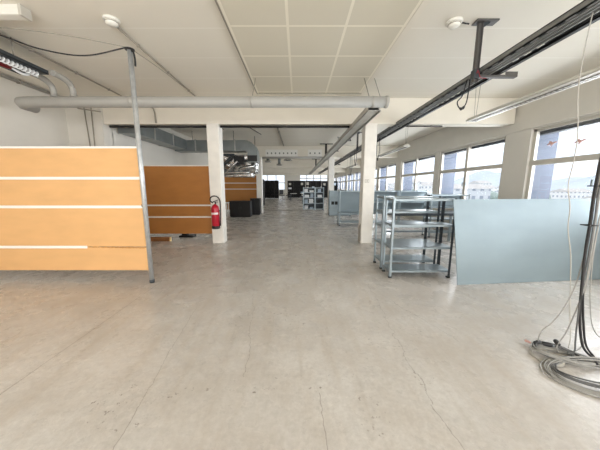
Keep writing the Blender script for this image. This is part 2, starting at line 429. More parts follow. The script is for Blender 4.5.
def far_tree(x, y, h):
    t = thing('street_tree', (x, y, -14), 'hazy round tree among the town buildings', 'tree', 'trees outside the windows')
    MB().tube([(x, y, -14), (x, y, -14+h*0.5)], 0.4, 6).build('trunk', 'wood', t)
    b = MB()
    for k in range(9):
        c = V((x + random.uniform(-2, 2), y + random.uniform(-2, 2), -14 + h*random.uniform(0.5, 0.95)))
        bmesh.ops.create_icosphere(b.bm, subdivisions=2, radius=random.uniform(1.2, 2.4), matrix=Matrix.Translation(c))
    b.build('crown', 'tree', t)
for i in range(40):
    x = random.uniform(45, 120); y = x*random.uniform(0.6, 2.6)
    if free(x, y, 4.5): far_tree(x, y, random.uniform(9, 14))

# ------------------------------------------------------------------ room dividers of orange boards
def divider(y, xa, xb, zb, zt, seams, m, label, torn=None):
    d = thing('room_divider', ((xa+xb)/2, y, zb), label, 'divider', 'orange room dividers')
    zs = [zb] + seams + [zt]
    for i, (a, b) in enumerate(zip(zs, zs[1:])):
        MB().box((xa, y, a+0.006), (xb, y+0.035, b-0.006), 0.003).build('board', m, d)
    for i, z in enumerate(seams):
        x1 = xb
        if torn and i == 0:
            x1 = torn
            e = MB(); random.seed(4); up = []; dn = []
            n = 26
            for k in range(n+1):
                xx = torn + (xb-0.03-torn)*k/n
                up.append((xx, y-0.003, z + random.uniform(0.001, 0.012) - 0.02*k/n)); dn.append((xx, y-0.003, z - random.uniform(0.001, 0.010) - 0.02*k/n))
            e.prism(up + dn[::-1], (0, 0.006, 0)); q = e.build('torn_edge', 'board_edge', d); q['label'] = 'ragged seam where the white strip is missing'
        MB().box((xa, y-0.006, z-0.021), (x1, y+0.03, z+0.021), 0.003).build('seam_strip', 'white', d)
    MB().box((xa, y-0.006, zt-0.012), (xb, y+0.042, zt+0.016), 0.003).build('top_strip', 'white', d)
    return d
divider(3.77, XL+0.01, -2.375, 0.17, 2.06, [0.555, 1.185, 1.615], 'orange', 'light orange board divider in front, tied to the tall steel post', torn=-3.30)
divider(6.72, -4.745, -2.27, 0.19, 2.03, [0.66, 0.98], 'orange_dark', 'darker orange divider left of the column with the fire extinguisher')
divider(13.95, -4.745, -2.27, 0.17, 2.07, [1.33, 1.66], 'orange_dark', 'farthest orange divider behind the black cabinets')

# steel post
p = thing('steel_post', (-2.295, 3.70, 0), 'tall galvanised steel post at the end of the front orange divider', 'post')
MB().tube([(-2.295, 3.70, 0.012), (-2.295, 3.70, 3.33)], 0.033, 14).build('tube', 'zinc', p)
MB().lathe([(0.036, 0), (0.036, 0.05)], (-2.295, 3.70, 0.001), 14).build('foot', 'steel_dark', p)
MB().lathe([(0.034, 3.325), (0.06, 3.33), (0.06, 3.345), (0.03, 3.355)], (-2.295, 3.70, 0), 16).build('cap', 'black', p)
MB().box((-2.365, 3.73, 1.185), (-2.30, 3.77, 1.225), 0.004).build('clamp', 'black', p)
MB().tube([(-2.29, 3.70, 3.32), (-2.24, 3.68, 3.30), (-2.225, 3.68, 3.22), (-2.225, 3.68, 3.12)], 0.012, 8, 5).build('cable_tail', 'black', p)

# ------------------------------------------------------------------ fire extinguisher on first left column
ex, ey = -2.10, 6.245
t = thing('fire_extinguisher', (ex, ey, 0.42), 'red fire extinguisher with black hose hung on the left column', 'fire extinguisher')
MB().lathe([(0.0, 0.47), (0.085, 0.475), (0.098, 0.50), (0.098, 0.93), (0.088, 0.98), (0.06, 1.015), (0.03, 1.03), (0.03, 1.05)], (ex, ey, 0), 24).build('cylinder', 'red', t)
MB().lathe([(0.088, 0.42), (0.1, 0.43), (0.1, 0.495), (0.094, 0.5)], (ex, ey, 0), 24).build('base_ring', 'black', t)
lb = MB(); q = []
for za, zb in ((0.79, 0.84), (0.60, 0.74)):
    n = 12
    for k in range(n):
        a0 = -PI/2 - 1.0 + 2.0*k/n; a1 = -PI/2 - 1.0 + 2.0*(k+1)/n; R = 0.0995
        w0 = 1.0 if za > 0.7 else 0.72
        a0, a1 = -PI/2 + (a0+PI/2)*w0, -PI/2 + (a1+PI/2)*w0
        lb.quad((ex+R*math.cos(a0), ey+R*math.sin(a0), za), (ex+R*math.cos(a1), ey+R*math.sin(a1), za), (ex+R*math.cos(a1), ey+R*math.sin(a1), zb), (ex+R*math.cos(a0), ey+R*math.sin(a0), zb))
    if za > 0.7: lb.build('label', 'label_w', t); lb = MB()
    else:
        lb.bm.free()
MB().lathe([(0.022, 1.03), (0.03, 1.05), (0.03, 1.085), (0.018, 1.10)], (ex, ey, 0), 14).box((ex-0.02, ey-0.05, 1.06), (ex+0.02, ey, 1.085)).build('valve', 'black', t)
MB().obox((ex+0.03, ey-0.02, 1.13), (0.15, 0.03, 0.016), Matrix.Rotation(-0.35, 3, 'Y'), 0.004).obox((ex+0.03, ey-0.02, 1.10), (0.13, 0.025, 0.012), Matrix.Rotation(-0.05, 3, 'Y'), 0.004).build('lever', 'black', t)
MB().lathe([(0.02, 0), (0.02, 0.012)], (ex-0.005, ey-0.055, 1.075), 12, 'Y').build('gauge', 'white', t)
MB().tube([(ex-0.03, ey, 1.07), (ex-0.10, ey-0.01, 1.12), (ex-0.10, ey-0.02, 1.20), (ex-0.02, ey-0.03, 1.25), (ex+0.08, ey-0.03, 1.23), (ex+0.135, ey-0.02, 1.13), (ex+0.135, ey-0.01, 0.9), (ex+0.12, ey-0.01, 0.62)], 0.015, 10, 8).build('hose', 'rubber', t)
MB().tube([(ex+0.12, ey-0.01, 0.64), (ex+0.115, ey-0.01, 0.55), (ex+0.112, ey-0.01, 0.5)], 0.02, 10, radii=[0.015, 0.02, 0.026]).build('nozzle', 'black', t)
MB().box((ex-0.03, ey+0.09, 0.6), (ex+0.03, ey+0.108, 1.0)).box((ex-0.105, ey-0.02, 0.86), (ex-0.098, ey+0.1, 0.89)).box((ex+0.098, ey-0.02, 0.86), (ex+0.105, ey+0.1, 0.89)).build('bracket', 'steel_dark', t)

# small switches on first right column
for i, xx in enumerate((1.715, 1.775)):
    s = thing('wall_switch', (xx, 6.33, 1.62), '%s of two small grey switches on the right column' % ('left' if i == 0 else 'right'), 'switch', 'column switches')
    MB().box((xx-0.024, 6.335, 1.585), (xx+0.024, 6.351, 1.665), 0.004).build('plate', 'lamp_g', s)
    MB().box((xx-0.013, 6.329, 1.605), (xx+0.013, 6.337, 1.645), 0.003).build('rocker', 'lamp_w', s)

# ------------------------------------------------------------------ shelving
def shelf_unit(x0, x1, y0, y1, h, levels, label, group='grey steel shelving', back=None, sides=False, name='steel_shelf_unit', m='steel', bm_='sheet', shade_right=False):
    r = thing(name, ((x0+x1)/2, (y0+y1)/2, 0), label, 'shelf', group)
    a, th = 0.036, 0.003
    for xx, sx in ((x0, 1), (x1, -1)):
        for yy, sy in ((y0, 1), (y1, -1)):
            b = MB(); b.box((xx, yy, 0.02), (xx+sx*a, yy+sy*th, h)).box((xx, yy, 0.02), (xx+sx*th, yy+sy*a, h))
            po = b.build('post', 'steel_dark' if shade_right and sx < 0 else m, r)  # right posts get the darker steel to paint their backlit shade
            if shade_right and sx < 0: po['label'] = 'end post darkened for shade'
            MB().box((xx-sx*0.004, yy-sy*0.004, 0), (xx+sx*(a+0.006), yy+sy*(a+0.006), 0.028)).build('foot_cap', 'black', po)
    for z in levels:
        b = MB(); i = 0.004
        b.box((x0+i, y0+i, z-0.003), (x1-i, y1-i, z))
        b.box((x0+i, y0+i, z-0.034), (x1-i, y0+i+0.003, z)).box((x0+i, y1-i-0.003, z-0.034), (x1-i, y1-i, z))
        b.box((x0+i, y0+i, z-0.034), (x0+i+0.003, y1-i, z)).box((x1-i-0.003, y0+i, z-0.034), (x1-i, y1-i, z))
        b.box((x0+i, (y0+y1)/2-0.02, z-0.02), (x1-i, (y0+y1)/2+0.02, z-0.003))
        b.build('shelf', m, r)
    if back: MB().box((x0+0.01, y1-0.008, back[0]), (x1-0.01, y1-0.004, back[1])).build('back_panel', bm_, r)
    if sides:
        for xx in (x0+0.005, x1-0.008): MB().box((xx, y0+0.005, 0.05), (xx+0.003, y1-0.005, h-0.01)).build('side_panel', m, r)
    return r
shelf_unit(1.50, 2.50, 3.89, 4.23, 1.31, [0.13, 0.52, 0.89, 1.30], 'front grey steel shelf unit whose right end the leaning sheet rests on', shade_right=True)
shelf_unit(1.50, 2.50, 4.34, 4.74, 1.33, [0.16, 0.48, 0.80, 1.06, 1.31], 'grey steel shelf unit standing just behind the front unit', shade_right=True)
shelf_unit(1.56, 2.65, 9.28, 9.68, 1.34, [0.16, 0.50, 1.31], 'grey steel rack behind the right column, its end by the aisle', back=(0.48, 1.33))
shelf_unit(2.67, 3.80, 9.28, 9.68, 1.34, [0.16, 0.50, 0.9, 1.31], 'middle grey steel rack of the row behind the right column', back=(0.48, 1.33))
shelf_unit(3.82, 5.0, 9.28, 9.68, 1.34, [0.16, 0.50, 0.9, 1.31], 'grey steel rack of the row behind, end nearest the windows', back=(0.48, 1.33))
shelf_unit(3.85, 4.95, 7.15, 7.55, 1.27, [0.16, 0.55, 0.9, 1.25], 'low grey steel shelf unit behind the leaning sheet by the windows', back=(0.9, 1.26))
r = shelf_unit(1.57, 2.6, 12.35, 12.75, 1.28, [0.10, 0.5, 0.9, 1.26], 'grey steel cabinet rack with dark handle holes beyond the row', back=(0.05, 1.27))
MB().box((1.60, 12.34, 0.03), (2.58, 12.352, 1.25)).build('front_panel', 'steel', r)
MB().box((1.66, 12.325, 0.58), (1.80, 12.345, 0.74), 0.01).build('handle', 'black', r)
MB().box((1.84, 12.325, 0.58), (1.98, 12.345, 0.74), 0.01).build('handle', 'black', r)
shelf_unit(2.62, 3.7, 12.35, 12.75, 1.28, [0.10, 0.5, 0.9, 1.26], 'grey steel rack beside the cabinet rack with handle holes', back=(0.05, 1.27))
# aisle rack with papers
shelf_unit(0.32, 1.05, 15.3, 15.75, 1.42, [0.10, 0.45, 0.80, 1.12, 1.40], 'left half of the grey paper rack in the far aisle', sides=True, back=(0.05, 1.4), bm_='steel_dark')
shelf_unit(1.06, 1.60, 15.3, 15.75, 1.42, [0.10, 0.45, 0.80, 1.12, 1.40], 'right half of the grey paper rack in the far aisle', sides=True, back=(0.05, 1.4), bm_='steel_dark')
random.seed(21)
for i, (xx, zz, w, h, m) in enumerate([(0.52, 0.10, 0.22, 0.2, 'paper'), (0.85, 0.10, 0.2, 0.1, 'blue'), (0.50, 0.45, 0.2, 0.22, 'blue'), (0.82, 0.45, 0.26, 0.25, 'paper'), (0.55, 0.80, 0.28, 0.16, 'paper'), (0.86, 0.80, 0.18, 0.24, 'blue'),
                                      (0.5, 1.12, 0.2, 0.2, 'paper'), (0.84, 1.12, 0.24, 0.12, 'paper'), (1.25, 0.45, 0.2, 0.2, 'black'), (1.35, 0.80, 0.26, 0.16, 'paper'), (1.32, 1.12, 0.2, 0.2, 'blue')]):
    q = MB(); zs = zz; zz = zz + 0.003
    n = max(2, int(h/0.05))
    for k in range(n):
        dx, dy = random.uniform(-0.012, 0.012), random.uniform(-0.012, 0.012)
        q.box((xx-w/2+dx, 15.36+dy, zz+h*k/n), (xx+w/2+dx, 15.62+dy, zz+h*(k+1)/n-0.004))
    tone = {'paper': 'white', 'blue': 'pale blue', 'black': 'black'}[m]
    lv = {0.10: 'bottom', 0.45: 'second', 0.80: 'third', 1.12: 'top'}[zs]
    tag(q.build('paper_stack', m, origin=(xx, 15.5, zz)), '%s paper stack on the %s shelf of the aisle rack, %s' % (tone, lv, 'left part' if xx < 0.7 else 'middle part' if xx < 1.06 else 'right part'), 'paper', 'paper stacks on the aisle rack')

# leaning steel sheet
sh = MB()
a = V((2.44, 3.59, 0.004)); b = V((5.22, 3.85, 0.004)); c = V((5.20, 4.12, 1.295)); d = V((2.42, 3.857, 1.295))
n = (b-a).cross(d-a).normalized()*0.012
NX = 12
rows = [[(a.lerp(b, i/NX)).lerp(d.lerp(c, i/NX), j/4) + n*0.4*math.sin(i*0.9+j)*0.6 for i in range(NX+1)] for j in range(5)]
vs = [[sh.bm.verts.new(p - V((0, 0, 0))) for p in rr] for rr in rows]; vb = [[sh.bm.verts.new(p - n) for p in rr] for rr in rows]
for j in range(4):
    for i in range(NX):
        sh.bm.faces.new((vs[j][i], vs[j][i+1], vs[j+1][i+1], vs[j+1][i])); sh.bm.faces.new((vb[j][i], vb[j+1][i], vb[j+1][i+1], vb[j][i+1]))
for i in range(NX):
    sh.bm.faces.new((vs[0][i], vb[0][i], vb[0][i+1], vs[0][i+1])); sh.bm.faces.new((vs[4][i], vs[4][i+1], vb[4][i+1], vb[4][i]))
for j in range(4):
    sh.bm.faces.new((vs[j][0], vs[j+1][0], vb[j+1][0], vb[j][0])); sh.bm.faces.new((vs[j][NX], vb[j][NX], vb[j+1][NX], vs[j+1][NX]))
tag(sh.build('steel_sheet', 'sheet', origin=(3.8, 3.75, 0)), 'large blue grey steel sheet leaning against the front shelf unit', 'sheet')
# dark workbench seen between the shelves
wb = thing('work_bench', (3.1, 6.3, 0), 'long dark topped workbench seen between the steel shelves', 'bench')
MB().box((2.3, 6.0, 0.78), (4.2, 6.7, 0.84), 0.006).build('worktop', 'steel_dark', wb)
for xx in (2.36, 4.14):
    for yy in (6.06, 6.64): MB().box((xx-0.025, yy-0.025, 0), (xx+0.025, yy+0.025, 0.78)).build('leg', 'steel', wb)
MB().box((2.36, 6.63, 0.25), (4.14, 6.65, 0.3)).build('cross_bar', 'steel', wb)

# ------------------------------------------------------------------ low timber and black plank under the second divider
t = thing('timber_block', (-4.1, 6.6, 0), 'brown timber block lying on the floor under the second orange divider', 'timber')
MB().box((-4.7, 6.62, 0), (-3.52, 6.70, 0.11), 0.004).build('beam_body', 'wood', t)
MB().box((-3.52, 6.62, 0.001), (-3.50, 6.70, 0.109), 0.002).build('sawn_end', 'wood_end', t)
tag(MB().box((-3.52, 7.15, 0), (-3.1, 7.4, 0.05), 0.01).box((-3.45, 7.2, 0.04), (-3.3, 7.35, 0.1), 0.01).build('black_offcut', 'black', origin=(-3.3, 7.25, 0)), 'black offcut lying behind the second orange divider', 'offcut')

# ------------------------------------------------------------------ black cabinets and white table near third divider
def cabinet(x0, x1, y0, y1, h, label):
    c = thing('office_cabinet', ((x0+x1)/2, (y0+y1)/2, 0), label, 'cabinet', 'black office cabinets')
    MB().box((x0, y0+0.02, 0.03), (x1, y1, h-0.025), 0.004).build('carcass', 'blackm', c)
    MB().box((x0-0.01, y0, h-0.025), (x1+0.01, y1, h), 0.004).build('top', 'black', c)
    MB().box((x0+0.03, y0+0.04, 0), (x1-0.03, y1-0.02, 0.03)).build('plinth', 'black', c)
    for xa, xb in ((x0+0.005, (x0+x1)/2-0.003), ((x0+x1)/2+0.003, x1-0.005)):
        dr = MB().box((xa, y0, 0.04), (xb, y0+0.02, h-0.03), 0.003).build('door', 'blackm', c)
        hx = xb-0.05 if xa < (x0+x1)/2-0.1 else xa+0.05
        MB().box((hx-0.006, y0-0.015, h*0.5), (hx+0.006, y0, h*0.5+0.12), 0.003).build('handle', 'steel_dark', dr)
    return c
cabinet(-3.30, -2.30, 11.9, 12.4, 0.78, 'black low cabinet in front, beside the white table')
cabinet(-2.50, -1.98, 12.9, 13.3, 0.86, 'black low cabinet behind the other, by the second left column')
t = thing('side_table', (-3.45, 11.75, 0), 'small white table with thin legs left of the black cabinet', 'table')
MB().box((-3.75, 11.5, 0.70), (-3.30, 11.88, 0.735), 0.005).build('tabletop', 'white', t)
for xx in (-3.72, -3.34):
    for yy in (11.53, 11.85): MB().tube([(xx, yy, 0), (xx, yy, 0.70)], 0.018, 8).build('leg', 'lamp_w', t)

# ------------------------------------------------------------------ far end furniture
def black_rack(x0, x1, y, h, label, n=5, cols=3, back=True, name='black_shelf'):
    r = thing(name, ((x0+x1)/2, y, 0), label, 'shelf', 'black shelves at the far end')
    b = MB()
    for i in range(2):
        xx = (x0, x1-0.04)[i]; MB().box((xx, y, 0), (xx+0.04, y+0.4, h)).build('side_panel', 'blackm', r)
    for k in range(n):
        z = 0.08 + (h-0.1)*k/(n-1); MB().box((x0+0.04, y+0.01, z-0.02), (x1-0.04, y+0.39, z)).build('shelf', 'blackm', r)
    for i in range(1, cols):
        xx = x0 + (x1-x0)*i/cols; MB().box((xx-0.015, y+0.01, 0.08), (xx+0.015, y+0.39, h-0.02)).build('divider', 'blackm', r)
    if back: MB().box((x0, y+0.39, 0.05), (x1, y+0.4, h)).build('back_panel', 'blackm', r)
    b.bm.free(); return r
black_rack(-4.35, -2.3, 29.5, 2.15, 'wide black shelf below the end window', 6, 4)
cn = thing('tall_cabinet', (-2.15, 19.5, 0), 'narrow tall black cabinet beside the second left column', 'cabinet')
MB().box((-2.95, 19.2, 0.04), (-2.62, 19.6, 2.0), 0.004).build('carcass', 'blackm', cn)
dd = MB().box((-2.94, 19.18, 0.06), (-2.63, 19.2, 1.98), 0.003).build('door', 'blackm', cn)
MB().box((-2.67, 19.16, 1.0), (-2.655, 19.18, 1.15)).build('handle', 'steel_dark', dd)
MB().box((-2.93, 19.22, 0), (-2.64, 19.58, 0.04)).build('plinth', 'black', cn)
black_rack(-1.3, 0.9, 31.0, 2.15, 'black shelf in the middle of the far end', 5, 3, back=True)
black_rack(0.95, 2.9, 31.0, 2.15, 'black shelf right of centre at the far end', 5, 3, back=True)
black_rack(2.95, 4.9, 31.0, 2.1, 'black shelf at the far right end near the windows', 5, 3, back=True)
random.seed(5)
k = 0
for xx in (-1.0, -0.3, 0.5, 1.2, 1.9, 2.5, 3.3, 4.0, 4.6):
    for kz in (1, 2, 3):
        hz = 2.1 if xx > 2.95 else 2.15; z = 0.08 + (hz-0.1)*kz/4 + 0.004
        if random.random() < 0.5: continue
        w, h = random.uniform(0.25, 0.42), random.uniform(0.16, 0.34)
        m = random.choice(['paper', 'lamp_g', 'lamp_g', 'blue'])
        b = thing('storage_box', (xx, 31.2, z), 'pale box standing on the black shelves at the far end', 'box', 'boxes on the far black shelves')
        MB().box((xx-w/2, 31.06, z), (xx+w/2, 31.34, z+h-0.03), 0.005).build('carton', m, b)
        MB().box((xx-w/2-0.008, 31.05, z+h-0.04), (xx+w/2+0.008, 31.35, z+h), 0.004).build('lid', m, b)

def office_chair(x, y, rz, label, src=None):
    r = thing('office_chair', (x, y, 0), label, 'chair', 'dark office chairs at the far end')
    R = Matrix.Rotation(rz, 3, 'Z'); o = V((x, y, 0))
    MB().obox(o + V((0, 0, 0.47)), (0.48, 0.46, 0.08), R, 0.03).build('seat', 'blackm', r)
    MB().obox(o + R @ V((0, 0.24, 0.82)), (0.44, 0.06, 0.52), R @ Matrix.Rotation(-0.15, 3, 'X'), 0.025).build('backrest', 'blackm', r)
    MB().tube([o + V((0, 0, 0.1)), o + V((0, 0, 0.45))], 0.03, 8).build('gas_post', 'steel_dark', r)
    b = MB()
    for i in range(5):
        a = 2*PI*i/5; e = o + V((0.28*math.cos(a), 0.28*math.sin(a), 0.06))
        b.tube([o + V((0, 0, 0.12)), e], 0.018, 6)
    b.build('base', 'black', r)
    for i in range(5):
        a = 2*PI*i/5; e = o + V((0.28*math.cos(a), 0.28*math.sin(a), 0.03)); MB().lathe([(0.028, -0.015), (0.028, 0.015)], e, 8, 'X').build('caster', 'black', r)
    for s in (-1, 1):
        MB().tube([o + R @ V((s*0.25, 0.12, 0.47)), o + R @ V((s*0.29, 0.1, 0.66)), o + R @ V((s*0.29, -0.12, 0.67))], 0.018, 6).build('armrest', 'black', r)
    return r
office_chair(-1.75, 27.5, 0.4, 'dark office chair left of the far white desk')
office_chair(-1.0, 27.0, -0.6, 'dark office chair in front of the far white desk')
office_chair(0.2, 25.0, 2.4, 'dark office chair beside the thin legged desk')
t = thing('office_desk', (0.0, 26.0, 0), 'pale desk with thin metal legs at the far end', 'desk')
MB().box((-0.8, 25.4, 0.71), (0.9, 26.15, 0.74), 0.005).build('desktop', 'lamp_w', t)
for xx in (-0.74, 0.84):
    for yy in (25.46, 26.09): MB().tube([(xx, yy, 0), (xx, yy, 0.71)], 0.025, 8).build('leg', 'steel_dark', t)
t = thing('office_desk', (0.6, 21.0, 0), 'pale desk with dark screen before the far shelves', 'desk')
MB().box((0.3, 20.6, 0.71), (1.5, 21.3, 0.74), 0.005).build('desktop', 'lamp_w', t)
for xx in (0.36, 1.44):
    for yy in (20.66, 21.24): MB().tube([(xx, yy, 0), (xx, yy, 0.71)], 0.025, 8).build('leg', 'steel_dark', t)
mo = thing('computer_monitor', (0.8, 20.95, 0.74), 'dark monitor standing on the far desk', 'monitor')
MB().box((0.5, 20.95, 0.86), (1.1, 20.99, 1.22), 0.008).build('screen', 'blackm', mo)
MB().tube([(0.8, 20.98, 0.745), (0.8, 20.98, 0.9)], 0.02, 8).lathe([(0.11, 0.741), (0.1, 0.755)], (0.8, 20.97, 0), 12).build('stand', 'black', mo)

# ------------------------------------------------------------------ overhead: big pipe, trunking, trays, lights
PY, PZ = 4.76, 3.0
t = thing('overhead_pipe', (-1.7, PY, PZ), 'large grey pipe crossing the hall below the ceiling', 'pipe')
MB().tube([(-5.12, PY+0.35, PZ), (-5.10, PY+0.12, PZ), (-5.02, PY+0.02, PZ), (-4.9, PY, PZ), (1.60, PY, PZ)], 0.093, 20, 0).build('tube', 'pipe', t)
MB().lathe([(0.0, 0), (0.1, 0.001), (0.104, 0.01), (0.104, 0.05), (0.094, 0.055)], (1.57, PY, PZ), 20, 'X').build('end_cap', 'pipe', t)
for xx in (-0.83, 1.29, 1.49):
    MB().tube([(xx, PY+0.02, PZ+0.09), (xx, 5.22, H)], 0.007, 6).build('hanger_rod', 'conduit', t)
for xx in (-3.0, -0.83, 1.35):
    MB().lathe([(0.095, -0.02), (0.098, -0.018), (0.098, 0.018), (0.095, 0.02)], (xx, PY, PZ), 20, 'X').build('clamp_band', 'pipe', t)
# two elbow tubes from tray into pipe
for xx, yy in ((-4.39, 0), (-4.04, 1)):
    q = thing('elbow_pipe', (xx, PY, PZ), '%s grey bent pipe dropping from the tray into the big pipe' % ('left' if yy == 0 else 'right'), 'pipe', 'bent pipes at the upper left')
    MB().tube([(xx, 4.40, 3.34), (xx, 4.55, 3.335), (xx, 4.68, 3.30), (xx, 4.75, 3.22), (xx, 4.76, 3.09)], 0.048, 14, 5).build('tube', 'pipe', q)
    MB().lathe([(0.055, 3.085), (0.055, 3.12)], (xx, 4.76, 0), 14).build('collar', 'pipe', q)
# depth trunking along right columns
t = thing('hanging_trunking', (1.41, 17, 2.9), 'pale grey trunking running down the hall left of the columns', 'trunking')
MB().box((1.30, 4.88, 2.885), (1.52, 30, 2.895)).box((1.30, 4.88, 2.885), (1.31, 30, 2.985)).box((1.505, 4.88, 2.885), (1.52, 30, 2.985)).build('channel', 'trunk', t)
MB().box((1.522, 4.88, 2.87), (1.545, 30, 2.90)).build('edge_lip', 'rail_l', t)
MB().box((1.30, 4.88, 2.975), (1.52, 30, 2.988)).build('lid', 'pipe', t)
# ceiling tee brackets for trunking
for i, yy in enumerate((12.9, 20.0)):
    q = thing('ceiling_bracket', (1.41, yy, 2.99), 'black ceiling bracket of the trunking before the %s beam' % ('second' if i == 0 else 'third'), 'bracket', 'trunking brackets')
    MB().box((1.36, yy-0.03, 2.99), (1.46, yy+0.03, H-0.02)).build('drop_post', 'conduit_d', q)
    MB().box((1.1, yy-0.05, H-0.03), (1.75, yy+0.05, H)).build('ceiling_plate', 'conduit_d', q)
for i, yy in enumerate((8.6, 11.2)):
    tag(MB().tube([(1.75 - 0.2*0, yy, 2.99), (1.75, yy, H)], 0.012, 6).lathe([(0.05, H-0.012), (0.05, H-0.001)], (1.75, yy, 0), 10).box((1.45, yy-0.02, 2.988), (1.78, yy+0.02, 3.0)).build('hanger_rod', 'conduit_d', origin=(1.75, yy, 2.99)), 'thin dark hanger rod %s behind the first beam' % ('nearer' if i == 0 else 'farther'), 'rod', 'trunking hanger rods')

# right black cable tray
TX0, TX1, TZ = 2.395, 2.665, 2.97
t = thing('cable_tray', ((TX0+TX1)/2, 14, TZ), 'long dark busbar tray hung below the ceiling on the right', 'cable tray')
ya, yb = -3.0, 30.0
for i, (x0, w) in enumerate(((TX0, 0.05), (TX0+0.056, 0.04), (TX0+0.102, 0.04))):
    MB().box((x0, ya, TZ), (x0+w, yb, TZ+0.012)).box((x0, ya, TZ), (x0+0.008, yb, TZ+0.055)).box((x0+w-0.008, ya, TZ-0.008), (x0+w, yb, TZ+0.055)).build('rail', 'rail', t)
MB().box((TX0+0.146, ya, TZ-0.012), (TX0+0.156, yb, TZ+0.05)).build('bright_edge', 'rail_l', t)
MB().box((TX0+0.158, ya, TZ+0.01), (TX1-0.04, yb, TZ+0.05)).box((TX1-0.045, ya, TZ-0.02), (TX1, yb, TZ+0.065)).box((TX0-0.004, ya, TZ+0.055), (TX1, yb, TZ+0.064)).build('trough', 'blackm', t)
q = MB().box((TX0+0.008, 0.5, TZ-0.003), (TX0+0.028, 22, TZ+0.002)).build('slot_strip', 'dash', t); q['label'] = 'row of dark slots in the outer rail'
random.seed(2)

y = 1.2; src = None
while y < 12:
    if random.random() < 0.55:
        if src is None: src = MB().box((TX0+0.172, y, TZ-0.004), (TX0+0.192, y+0.08, TZ+0.012), 0.003).build('connector', 'lamp_w', t); y0c = y; src['label'] = 'small white connector in the black trough'
        else: q = src.copy(); C.objects.link(q); q.location.y = y - y0c
    y += 0.15
for xx, sd in ((TX0+0.205, 1), (TX0+0.185, 2)):
    random.seed(sd); pts = [(xx+random.uniform(-0.012, 0.012), 0.2 + 0.35*k, TZ+0.004+random.uniform(-0.012, 0.006)) for k in range(50)]
    MB().tube(pts, 0.008, 6, 3).build('cable', 'black', t)

# ceiling bracket holding tray (post with plate and arm)
def tray_bracket(y, label):
    q = thing('tray_bracket', (2.36, y, TZ), label, 'bracket', 'tray brackets')
    MB().box((2.280, y-0.06, H-0.02), (2.560, y+0.06, H-0.001), 0.003).build('ceiling_plate', 'bracket', q)
    MB().box((2.332, y-0.025, TZ-0.10), (2.340, y+0.025, H-0.02)).box((2.382, y-0.025, TZ-0.10), (2.390, y+0.025, H-0.02)).box((2.340, y-0.004, TZ-0.10), (2.385, y+0.004, H-0.02)).build('post', 'bracket', q)
    MB().prism([(2.390, y-0.02, H-0.08), (2.480, y-0.02, H-0.02), (2.390, y-0.02, H-0.02)], (0, 0.04, 0)).build('gusset', 'steel_dark', q)
    MB().box((2.390, y-0.03, TZ-0.045), (2.900, y+0.03, TZ-0.022)).box((2.390, y-0.03, TZ-0.022), (2.900, y-0.024, TZ-0.022+0.003)).box((2.740, y-0.03, TZ-0.03), (2.900, y-0.022, TZ+0.02)).build('arm', 'bracket', q)
    MB().box((2.322, y-0.04, TZ-0.06), (2.395, y+0.04, TZ+0.05), 0.005).build('clamp', 'steel_dark', q)
    return q
b1 = tray_bracket(3.56, 'dark ceiling post with side arm carrying the tray')
copy_tree(b1, (2.36, 10.2, TZ), 'tray bracket behind the first beam')
copy_tree(b1, (2.36, 17.4, TZ), 'tray bracket behind the second beam')
tag(MB().tube([(2.360, 3.515, 3.0), (2.345, 3.51, 2.96), (2.360, 3.505, 2.985), (2.400, 3.51, 2.91), (2.480, 3.515, 2.90)], 0.004, 6, 6).build('red_wire', 'redc', origin=(2.360, 3.51, 2.95)), 'short red wire tangled on the tray bracket', 'wire')

# dangling black loop with two plugs
t = thing('plug_cable', (2.28, 3.75, 2.6), 'black cable loop with two plugs dangling under the tray', 'cable')
MB().tube([(2.36, 3.72, 2.965), (2.315, 3.72, 2.76), (2.255, 3.72, 2.68), (2.27, 3.72, 2.615), (2.305, 3.72, 2.585)], 0.008, 8, 6).tube([(2.40, 3.72, 2.965), (2.39, 3.72, 2.74), (2.375, 3.72, 2.65), (2.345, 3.72, 2.60)], 0.008, 8, 6).build('cord', 'black', t)
MB().tube([(2.298, 3.72, 2.595), (2.325, 3.72, 2.57)], 0.017, 10).build('plug', 'black', t)
MB().tube([(2.352, 3.72, 2.61), (2.332, 3.72, 2.582)], 0.017, 10).build('plug', 'black', t)

# hanging strip lights on the right
def strip_light(x, y0, y1, z, label, wires):
    q = thing('hanging_strip_light', (x, (y0+y1)/2, z), label, 'light', 'hanging strip lights')
    prof = [(-0.11, 0.0), (-0.10, -0.02), (0.10, -0.02), (0.11, 0.0), (0.05, 0.05), (-0.05, 0.05)]
    MB().prism([(x+a, y0, z+b) for a, b in prof], (0, y1-y0, 0)).build('housing', 'lamp_g', q)
    l = MB(); yy = y0+0.08
    while yy < y1-0.08: l.box((x-0.02, yy, z-0.03), (x+0.04, yy+0.035, z-0.02)); yy += 0.075
    l.box((x-0.024, y0+0.06, z-0.029), (x-0.018, y1-0.06, z-0.02)).box((x+0.038, y0+0.06, z-0.029), (x+0.044, y1-0.06, z-0.02))
    l.build('louvre', 'louvre', q)
    MB().box((x-0.012, y0+0.06, z-0.024), (x+0.095, y1-0.06, z-0.0205)).build('diffuser', 'lamp_w', q)
    for (wx, wy) in wires: MB().tube([(x+wx*0.3, wy, z+0.04), (x+wx, wy, H-0.004)], 0.004, 5).build('suspension_wire', 'conduit', q)
    return q
strip_light(3.36, 2.3, 5.05, 2.75, 'grey hanging strip light near the right windows, in front', [(-0.05, 4.95), (0.05, 4.95), (0.0, 2.5)])
strip_light(3.45, 8.1, 10.8, 2.75, 'grey hanging strip light behind the first beam', [(-0.04, 8.2), (0.04, 8.2), (0.0, 10.7)])
strip_light(3.45, 15.0, 17.8, 2.75, 'grey hanging strip light behind the second beam', [(-0.04, 15.1), (0.0, 17.7)])

